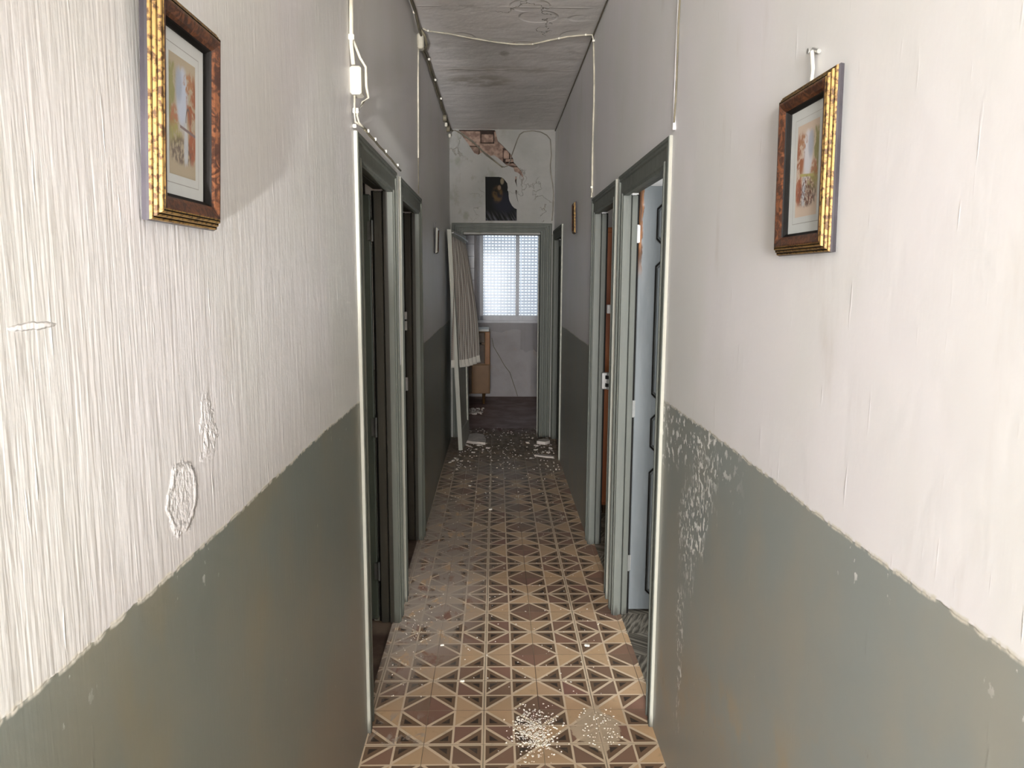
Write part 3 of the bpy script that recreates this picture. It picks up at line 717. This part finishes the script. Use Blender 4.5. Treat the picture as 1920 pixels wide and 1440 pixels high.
# ------------------------------------------------------------------ pictures
def picture(side, Y0, w, z0, h, tilt, art, label, t=.024, fw=.040, name='framed_picture', b=.003, rotv=0, gm=None):
    s = 1 if side > 0 else -1; X = XR if s > 0 else XL
    # local coords: (d out of wall, y, z); mapped with tilt about the bottom edge
    R4 = Matrix.Translation((X - s * b, Y0, z0)) @ Matrix.Rotation(-s * tilt, 4, 'Y') @ Matrix.Rotation(rotv, 4, 'X')
    def W(d, y, z): return R4 @ Vector((-s * d, y, z))
    e = empty(name, W(0, w / 2, 0), label, 'picture', None)
    def path(u, v): return [W(v, u, u), W(v, w - u, u), W(v, w - u, h - u), W(v, u, h - u)]
    k = fw / .040
    sidep = [(.004 * k, 0), (.001 * k, .001), (.0, t * .30), (.0015 * k, t * .42)]
    ridge = [(.0015 * k, t * .42)]
    for i in range(3):
        u = .0015 * k + i * .0048 * k; v = t * (.42 + i * .19)
        ridge += [(u + .0010 * k, v + t * .12), (u + .0030 * k, v + t * .16), (u + .0040 * k, v + t * .11), (u + .0048 * k, v + t * .16)]
    ridge += [(.0175 * k, t * 1.0)]
    face = [(.0175 * k, t), (.020 * k, t * 1.0), (.030 * k, t * .86), (.0345 * k, t * .72)]
    lip = [(.0345 * k, t * .72), (.0355 * k, t * .62), (.0400 * k, t * .40), (.0400 * k, t * .20)]
    f = make('frame', MB().profile(path, sidep, True), M['side'], e)
    rg = MB().profile(path, ridge, True)
    for q in range(len(rg.f)):
        if (q // 4) % 4 in (2, 3) and q // 4 < 12: rg.mi[q] = 1
    make('gilt_edge', rg, [gm or M['gold'], M['black'] if not gm else gm], f)
    make('frame_face', MB().profile(path, face, True), M['burl'], f)
    make('inner_lip', MB().profile(path, lip, True), M['black'], f)
    def plate(u, d, mat, nm, par, sc=False):
        vs = [W(d, u, u * 1.0), W(d, w - u, u), W(d, w - u, h - u), W(d, u, h - u)]
        return MB().add(vs, [(0, 1, 2, 3)])
    back = MB(); a = plate(.004, .0015, 0, 0, 0); 
    b0 = plate(fw * .95, t * .28, 0, 0, 0); back.add(b0.v, b0.f); back.add(a.v, a.f)
    mt = make('mount', back, M['mount'], e)
    def rect(y0, y1, zz0, zz1, d): return [W(d, y0, zz0), W(d, y1, zz0), W(d, y1, zz1), W(d, y0, zz1)]
    iw = w - 2 * fw; ih = h - 2 * fw
    my, mz = iw * .20, ih * .13
    ln = MB()
    q = .0012
    for g in (.012,):
        y0, y1, q0, q1 = fw + my - g, w - fw - my + g, fw + mz - g, h - fw - mz + g
        for r in ((y0, y1, q0, q0 + q), (y0, y1, q1 - q, q1), (y0, y0 + q, q0, q1), (y1 - q, y1, q0, q1)):
            ln.add(rect(*r, t * .285), [(0, 1, 2, 3)])
    make('mount_line', ln, M['line'], mt)
    cen = W(t * .29, w / 2, h / 2)
    y0, y1, q0, q1 = fw + my, w - fw - my, fw + mz, h - fw - mz
    make('print', MB().add(rect(y0, y1, q0, q1, t * .29), [(0, 1, 2, 3)]), M[art], mt, origin=cen, scale=(1, (y1 - y0) / 2 * (1 if s > 0 else 1), (q1 - q0) / 2))
    return e, W
e, W = picture(-1, .967, .225, 1.670, .292, .050, 'castle', 'framed autumn print with gold ridged edge high on the left wall')
e, W = picture(1, 1.243, .235, 1.645, .300, .018, 'bridge', 'framed autumn print hung by a loop from a nail on the right wall', rotv=0)
n = empty('nail', (XR - .004, 1.375, 2.0), 'bent nail and cream string above the right framed print', 'nail')
p0 = W(.004, .12, .30)
make('shank', MB().tube([(XR + .01, 1.378, 2.004), (XR - .016, 1.376, 2.000)], .0022).tube([(XR - .016, 1.376, 2.0), (XR - .018, 1.376, 2.0)], .005).tube([(XR - .004, 1.385, 2.006), (XR - .004, 1.36, 1.996)], .004), M['steel'], n)
make('string', MB().tube([(XR - .010, 1.376, 2.0), (XR - .008, 1.372, 1.97), tuple(p0)], .0032), M['box'], n)
e, W = picture(-1, 5.48, .145, 1.775, .185, .03, 'castle', 'small pale framed picture on the shaded left wall near the end', t=.022, fw=.020, name='small_picture', gm=M['cream'])
picture(1, 5.30, .155, 1.915, .215, .02, 'bridge', 'small gilt framed picture on the right wall before the end', t=.020, fw=.022, name='small_picture')
tag(make('nail', MB().tube([(XL - .005, 5.55, 1.99), (XL + .014, 5.55, 1.995)], .003).tube([(XL + .004, 5.55, 1.99), (XL + .004, 5.55, 1.945)], .0015), M['steel']), 'dark nail above the small pale picture on the left wall', 'nail')

# ------------------------------------------------------------------ torn poster on the end wall
po = [(-.106, 2.568), (.023, 2.568), (.052, 2.563), (.073, 2.55), (.106, 2.508), (.112, 2.47), (.109, 2.44), (.117, 2.432), (.120, 2.395), (.124, 2.361), (.130, 2.34), (.153, 2.298), (.175, 2.275), (.200, 2.264), (.201, 2.154), (-.103, 2.152)]
pe = empty('torn_poster', (.045, YE - .003, 2.15), 'dark devotional poster with its right side torn away, pasted over the end doorway', 'poster')
make('print', MB().prism(po, lambda p: (p[0], YE - .0025, p[1]), lambda p: (p[0], YE - .0005, p[1])), M['poster'], pe, origin=(.045, YE - .003, 2.152))
for q in ([(.184, 2.572), (.198, 2.574), (.203, 2.50), (.199, 2.462), (.188, 2.50)],):
    pass

# ------------------------------------------------------------------ cables
def sag(pts, k=4, a=.004, ax=2):
    out = []
    for i in range(len(pts) - 1):
        p, q = Vector(pts[i]), Vector(pts[i + 1])
        for j in range(k):
            t = j / k; v = p.lerp(q, t); v[ax] -= a * math.sin(math.pi * t); out.append(v)
    out.append(Vector(pts[-1])); return out
def clip(par, p, r=.006, sz=.007):
    x, y, z = p; make('cable_clip', MB().bbox(x - sz, x + sz, y - sz * .8, y + sz * .8, z - sz * .9, z + sz * .9, .002), M['clip'], par)
xw = XL + .007
c = empty('power_cable', (xw, 2.41, 2.6), 'cream cable down the left wall to the first door frame, with ivory junction box', 'cable')
cb = MB().tube(sag([(xw, 2.40, ZC - .06), (xw + .002, 2.412, 2.45), (xw, 2.405, 2.30), (xw + .004, 2.41, 2.245)], 3, .0), .0065)
cb.tube([(xw + .003, 2.42, 2.32), (xw + .022, 2.43, 2.27), (xw + .038, 2.435, 2.245), (xw + .038, 2.435, 2.19), (xw + .042, 2.44, 2.155), (xw + .026, 2.435, 2.14), (xw + .008, 2.425, 2.10), (xw + .012, 2.44, 2.078), (xw + .020, 2.52, 2.074)], .0042)
cb.tube([(xw + .006, 2.41, 2.155), (xw + .004, 2.412, 2.11), (xw + .003, 2.42, 2.08), (xw + .018, 2.50, 2.074)], .0035)
make('sheath', cb, M['cable'], c, smooth=True)
make('run_over_frame', MB().tube(sag([(xw + .018, 2.50, 2.074), (xw + .018, 2.72, 2.073), (xw + .018, 2.90, 2.073), (xw + .018, 3.12, 2.073), (xw + .016, 3.44, 2.072)], 4, .002), .004), M['grime'], c, smooth=True)
jb = make('junction_box', MB().bbox(XL, XL + .034, 2.405, 2.465, 2.158, 2.242, .005), M['box'], c)
for p in ((xw, 2.412, 2.47), (xw, 2.41, 2.325), (xw + .006, 2.424, 2.112), (xw, 2.43, 2.068), (xw + .02, 2.55, 2.076), (xw + .02, 2.70, 2.076), (xw + .02, 2.95, 2.076), (xw + .02, 3.30, 2.076)): clip(c, p, sz=.009 if p[2] > 2.1 else .006)
# bundle in the ceiling corner
c = empty('cable_bundle', (XL + .02, 5.2, ZC - .03), 'grimy twin cable sagging along the corner of ceiling and left wall', 'cable')
pts = [(XL + .018, -2.39, ZC - .012), (XL + .018, 3.3, ZC - .012), (XL + .020, 3.75, ZC - .015), (XL + .022, 4.15, ZC - .02), (XL + .020, 4.45, ZC - .04)]
p2 = [(XL + .012, 4.55, ZC - .045), (XL + .014, 5.0, ZC - .022), (XL + .013, 5.5, ZC - .022), (XL + .013, 6.05, ZC - .022), (XL + .013, 6.5, ZC - .026), (XL + .02, 7.25, ZC - .03), (XL + .03, YE - .012, ZC - .02)]
mb = MB().tube(sag(pts, 5, .006), .008).tube(sag([(a + .004, b, q - .018) for a, b, q in pts], 5, .014), .006)
mb.tube(sag(p2, 5, .008), .008).tube(sag([(a - .003, b, q - .022) for a, b, q in p2[:-1]], 5, .012), .006)
mb.tube([(XL + .02, 4.42, ZC - .03), (XL + .045, 4.45, ZC - .06), (XL + .05, 4.52, ZC - .085), (XL + .03, 4.6, ZC - .10), (XL + .015, 4.62, ZC - .06)], .007)
make('sheath', mb, M['grime'], c, smooth=True)
make('junction_box', MB().bbox(XL, XL + .035, 4.47, 4.53, ZC - .12, ZC - .035, .008), M['cable'], c)
for y in (6.55, 7.0): make('round_junction_box', MB().tube([(XL + .002, y, ZC - .08), (XL + .03, y, ZC - .08)], [.03, .026], 16), M['grime'], c)
for y in (6.62, 7.12): make('connector_block', MB().bbox(XL + .01, XL + .032, y - .012, y + .012, ZC - .135, ZC - .10, .006), M['box'], c)
for y in (3.3, 4.15, 5.0, 5.5, 6.05): clip(c, (XL + .02, y, ZC - .035), sz=.008)
# drop down the left wall, plastered thin wire
c = empty('thin_cable', (XL + .004, 4.40, 2.6), 'thin cream wire dropping down the left wall between ceiling and second door', 'cable')
make('sheath', MB().tube(sag([(XL + .003, 4.50, ZC - .11), (XL + .003, 4.46, 2.70), (XL + .004, 4.44, 2.50), (XL + .002, 4.43, 2.28)], 4, 0), .0042), M['cable'], c, smooth=True)
make('lower_run', MB().tube([(XL + .001, 4.43, 2.28), (XL + .001, 4.43, 2.08)], .003), M['grime'], c)
# cable across the ceiling and down the right wall
zc = ZC - .006
c = empty('ceiling_cable', (.06, 4.65, zc), 'cream cable crossing the ceiling and dropping down the right wall', 'cable')
pp = [(XL + .03, 4.50, zc), (-.40, 4.54, zc), (-.28, 4.585, zc), (-.15, 4.66, zc), (.0, 4.735, zc), (.12, 4.77, zc), (.22, 4.76, zc), (.32, 4.68, zc), (.42, 4.61, zc), (.52, 4.575, zc), (XR - .012, 4.56, zc - .004), (XR - .006, 4.55, zc - .04)]
make('sheath', MB().tube(pp, .0045), M['cable'], c, smooth=True)
make('drop', MB().tube(sag([(XR - .006, 4.55, zc - .04), (XR - .005, 4.50, 2.78), (XR - .006, 4.47, 2.60), (XR - .005, 4.50, 2.35), (XR - .005, 4.485, 2.10), (XR - .010, 4.46, 2.07)], 4, 0), .0052), M['cable'], c, smooth=True)
for p in ((-.395, 4.54, zc), (.22, 4.76, zc), (.37, 4.645, zc), (.52, 4.575, zc)): clip(c, p, sz=.006)
for z in (2.96, 2.13): clip(c, (XR - .008, 4.53 if z > 2.5 else 4.48, z), sz=.007)
# corner wire on the right
tag(make('corner_cable', MB().tube(sag([(XR - .006, -2.39, ZC - .008), (XR - .006, 2.5, ZC - .008), (XR - .006, 4.5, ZC - .01), (XR - .004, 6, ZC - .01), (XR - .004, YE - .01, ZC - .01)], 4, .003), .0042), M['grime'], smooth=True), 'thin dark wire in the corner of ceiling and right wall', 'cable')
# plastered-in cable above first right door
c = empty('plastered_cable', (XR - .003, 2.45, 2.5), 'painted over cable running up the right wall from the corner of the first door frame', 'cable')
make('ridge', MB().tube(sag([(XR - .001, 2.44, ZC), (XR - .001, 2.442, 2.50), (XR - .002, 2.446, 2.30), (XR - .002, 2.45, 2.10), (XR - .004, 2.44, 2.068)], 4, 0), .0055), M['wr'], c, smooth=True)
make('exposed_wire', MB().tube([(XR - .003, 2.425, 2.52), (XR - .0045, 2.43, 2.38), (XR - .0045, 2.43, 2.18), (XR - .005, 2.44, 2.09)], .0030), M['grime'], c, smooth=True)
# wires on the end wall
ye = YE - .008
c = empty('end_wall_wire', (0, ye, 2.7), 'grey wire slanting over the broken bricks and looping across the end wall', 'wire')
cr = [(-.43, 3.0), (-.351, 2.985), (-.234, 2.905), (-.132, 2.809), (-.029, 2.731), (.04, 2.675), (.074, 2.660), (.110, 2.672), (.135, 2.72), (.151, 2.777), (.201, 2.916), (.225, 2.965), (.262, 2.99), (.354, 3.0), (.430, 2.988), (.485, 2.96), (.519, 2.92), (.532, 2.78), (.522, 2.68), (.528, 2.60), (.548, 2.50), (.556, 2.42), (.554, 2.277), (.548, 2.20), (.545, 2.155)]
make('sheath', MB().tube([(x, ye, z) for x, z in cr], .0048), M['cable'] if False else simple('grey_wire', (.20, .18, .145), .5), c, smooth=True)
make('sheath', MB().tube([(-.40, ye, 3.0), (-.30, ye, 2.94), (-.20, ye - .004, 2.865), (-.10, ye - .004, 2.77), (0, ye, 2.70), (.06, ye, 2.655)], .004), M['grime'], c, smooth=True)

# ------------------------------------------------------------------ debris
def chunk(r, th, n=7, seed=0):
    rnd = random.Random(seed); a0 = rnd.random() * 6
    pl = []
    for i in range(n):
        a = a0 + i * 2 * math.pi / n + rnd.uniform(-.25, .25); q = r * rnd.uniform(.55, 1.1); pl.append((math.cos(a) * q, math.sin(a) * q * rnd.uniform(.6, 1)))
    return pl
def chunk_mb(x, y, z, r, th, seed, mb=None, n=7):
    mb = mb or MB(); pl = chunk(r, th, n, seed); rnd = random.Random(seed + 5)
    k = len(pl); tx, ty = rnd.uniform(-.25, .25), rnd.uniform(-.25, .25)
    zt = lambda p: z + th + max(0, (p[0] * tx + p[1] * ty)) + abs(r * .0)
    vs = [(x + p[0], y + p[1], z) for p in pl] + [(x + p[0] * .86, y + p[1] * .86, zt(p)) for p in pl] + [(x, y, z + th * 1.15)]
    fs = [tuple(range(k))[::-1]] + [(i, (i + 1) % k, (i + 1) % k + k, i + k) for i in range(k)] + [(i + k, (i + 1) % k + k, 2 * k) for i in range(k)]
    return mb.add(vs, fs)
slab = [(-.305, 7.16), (-.285, 7.42), (-.20, 7.47), (-.12, 7.40), (-.095, 7.20), (-.10, 7.06), (-.22, 7.10)]
tag(make('plaster_slab', MB().prism(slab, lambda p: (p[0], p[1], .0), lambda p: (p[0], p[1], .022 + (p[1] - 7.0) * .02)), M['plast']), 'flat pale slab of fallen plaster lying beside the sagging leaf', 'plaster slab')
slab = [(.40, 7.10), (.43, 7.19), (.52, 7.22), (.53, 7.12), (.48, 7.06)]
tag(make('plaster_slab', MB().prism(slab, lambda p: (p[0], p[1], .0), lambda p: (p[0], p[1], .03)), M['plast']), 'pale lump of plaster at the foot of the end doorway right post', 'plaster slab')
slab = [(.35, 6.60), (.37, 6.64), (.46, 6.60), (.53, 6.56), (.52, 6.52), (.45, 6.54)]
tag(make('plaster_slab', MB().prism(slab, lambda p: (p[0], p[1], .0), lambda p: (p[0], p[1], .014)), M['plast']), 'long thin plaster fragment at the foot of the right wall before the plank door', 'plaster slab')
rnd = random.Random(3)
spots = []
for i in range(46):
    if i < 17: x, y = rnd.uniform(-.29, -.02), rnd.uniform(6.72, 7.15)
    elif i < 36: x, y = rnd.uniform(.22, .53), rnd.uniform(6.45, 7.35)
    else: x, y = rnd.uniform(-.40, -.30), rnd.uniform(6.35, 6.6)
    spots.append((x, y, rnd.uniform(.008, .026)))
lab = {0: 'plaster chunk in the rubble heaped left of the end doorway', 1: 'plaster chunk in the rubble scattered by the right wall at the end', 2: 'plaster chunk at the foot of the sagging leaf'}
protos = [chunk_mb(0, 0, 0, 1, .45, 20 + k) for k in range(6)]
base = []
for i, (x, y, r) in enumerate(spots):
    if i < 6:
        o = make('plaster_chunk', protos[i], M['plast'], origin=(0, 0, 0)); base.append(o)
    else:
        o = base[i % 6].copy(); C.objects.link(o)
    o.location = (x, y, 0); o.scale = (r, r, r * rnd.uniform(.5, 1)); o.rotation_euler = (0, 0, rnd.uniform(0, 6))
    g = 0 if i < 17 else 1 if i < 36 else 2
    tag(o, lab[g], 'plaster chunk', ('rubble left of the end doorway', 'rubble by the right wall', 'rubble under the sagging leaf')[g])
mb = MB()
def gs(c, s): return rnd.gauss(c, s)
for i in range(620):
    chunk_mb(gs(.137, .042), gs(2.455, .066), 0, abs(gs(.0022, .0012)) + .0009, rnd.uniform(.0008, .003), i, mb, 5)
tag(make('plaster_crumbs', mb, M['flake']), 'spill of white plaster crumbs on the tiles nearest the camera', 'crumbs', kind='stuff')
mb = MB()
for i in range(90): chunk_mb(rnd.uniform(.31, .45), rnd.uniform(2.36, 2.60), 0, rnd.uniform(.0012, .0045), .0015, i + 900, mb, 5)
tag(make('plaster_crumbs', mb, M['flake']), 'thin scatter of crumbs in the pale dust smear by the right wall', 'crumbs', kind='stuff')
mb = MB()
for i in range(360):
    y = rnd.uniform(6.1, 7.9); q = rnd.random(); x = (XL + .12 + q * q * .5) if i % 2 else (XR - .03 - q * q * .6)
    chunk_mb(x, y, 0, rnd.uniform(.002, .010), .004, i + 2900, mb, 6)
tag(make('plaster_gravel', mb, M['plast']), 'small dusty plaster rubble spread over the floor at the end doorway', 'rubble', kind='stuff')
mb = MB()
for i in range(330):
    y = 2.66 + 3.4 * rnd.random() ** 1.1; chunk_mb(rnd.uniform(XL + .02, XR - .02), y, 0, rnd.uniform(.0012, .0045) * (1 + (y > 5) * .7), .0015, i + 1900, mb, 5)

for i in range(40): chunk_mb(gs(-.36, .04), gs(3.15, .14), 0, rnd.uniform(.001, .0035), .002, i + 3900, mb, 5)
tag(make('plaster_grit', mb, M['flake']), 'white plaster grit strewn thinly along the whole tiled floor', 'grit', kind='stuff')
for i, (x, y, r, l) in enumerate([(-.232, 3.085, .011, 'white plaster chip on the left tiles beside the first doorway'), (.405, 3.075, .014, 'white plaster chip on the right tiles before the panelled door'), (-.20, 5.62, .012, 'white chip lying on the dim tiles left of the middle'), (-.035, 5.02, .013, 'white chip on the middle row of the dim tiles'), (-.13, 2.79, .010, 'white chip on a tile joint near the camera')]):
    tag(make('plaster_chip', chunk_mb(x, y, 0, r, .005, 60 + i), M['flake']), l, 'plaster chip')
# rubble in the far room near the sideboard
mb = MB()
for i in range(60): chunk_mb(rnd.uniform(-.4, -.16), rnd.uniform(8.7, 9.1), -.003, rnd.uniform(.008, .028), .012, i + 5000, mb, 6)
tag(make('plaster_rubble', mb, M['plast']), 'low heap of plaster rubble in front of the sideboard', 'rubble', kind='stuff')

# ------------------------------------------------------------------ light
def area(name, loc, rot, sx, sy, power, col=(1, 1, 1)):
    l = bpy.data.lights.new(name, 'AREA'); l.shape = 'RECTANGLE'; l.size = sx; l.size_y = sy; l.energy = power; l.color = col
    o = bpy.data.objects.new(name, l); C.objects.link(o); o.location = loc; o.rotation_euler = rot; return o
R_ = math.radians
# open entrance behind the camera
area('entrance_daylight', (-1.35, -6.3, 1.45), (R_(90), 0, 0), 3.2, 2.5, 2580, (.96, .96, .97))
# added narrow spot, aimed along the left wall so the picture casts its shadow
def spot(name, loc, d, size, power, col, rad):
    l = bpy.data.lights.new(name, 'SPOT'); l.energy = power; l.color = col; l.spot_size = R_(size); l.spot_blend = 1; l.shadow_soft_size = rad
    o = bpy.data.objects.new(name, l); C.objects.link(o); o.location = loc; o.rotation_euler = Vector(d).to_track_quat('-Z', 'Y').to_euler()
spot('low_wall_spot', (-.2, -2.8, .53), (-.10, 1, .27), 14, 2700, (.98, .97, 1), .035)
# daylight in the first right room; added dim fill shows the wardrobe
area('right_room_window', (3.2, 1.6, 1.6), (0, R_(90), 0), 1.2, 1.2, 65, (.93, .96, 1))
area('second_room_fill', (3.2, 4.3, 1.7), (0, R_(90), 0), .9, 1.0, 5, (1, .95, .9))
wo = bpy.data.worlds.new('World'); sc.world = wo; wo.use_nodes = True
bg = wo.node_tree.nodes['Background']; bg.inputs[0].default_value = (.90, .95, 1, 1); bg.inputs[1].default_value = 2.3

# ------------------------------------------------------------------ camera
f_, pitch, yaw, roll = 1396.9, .1413, .0220, .0055
cam = bpy.data.cameras.new('camera'); cam.sensor_width = 36; cam.lens = f_ / 1920 * 36; cam.clip_start = .02
co = bpy.data.objects.new('camera', cam); C.objects.link(co); sc.camera = co
fw = Vector((math.sin(yaw) * math.cos(pitch), math.cos(yaw) * math.cos(pitch), -math.sin(pitch)))
r0 = Vector((math.cos(yaw), -math.sin(yaw), 0)); u0 = r0.cross(fw)
r = math.cos(roll) * r0 + math.sin(roll) * u0; u = -math.sin(roll) * r0 + math.cos(roll) * u0
co.matrix_world = Matrix(((r.x, u.x, -fw.x, 0), (r.y, u.y, -fw.y, 0), (r.z, u.z, -fw.z, 1.6), (0, 0, 0, 1)))
vs = sc.view_settings; vs.view_transform = 'Standard'; vs.look = 'None'; vs.exposure = 0; vs.gamma = 1; vs.use_curve_mapping = False
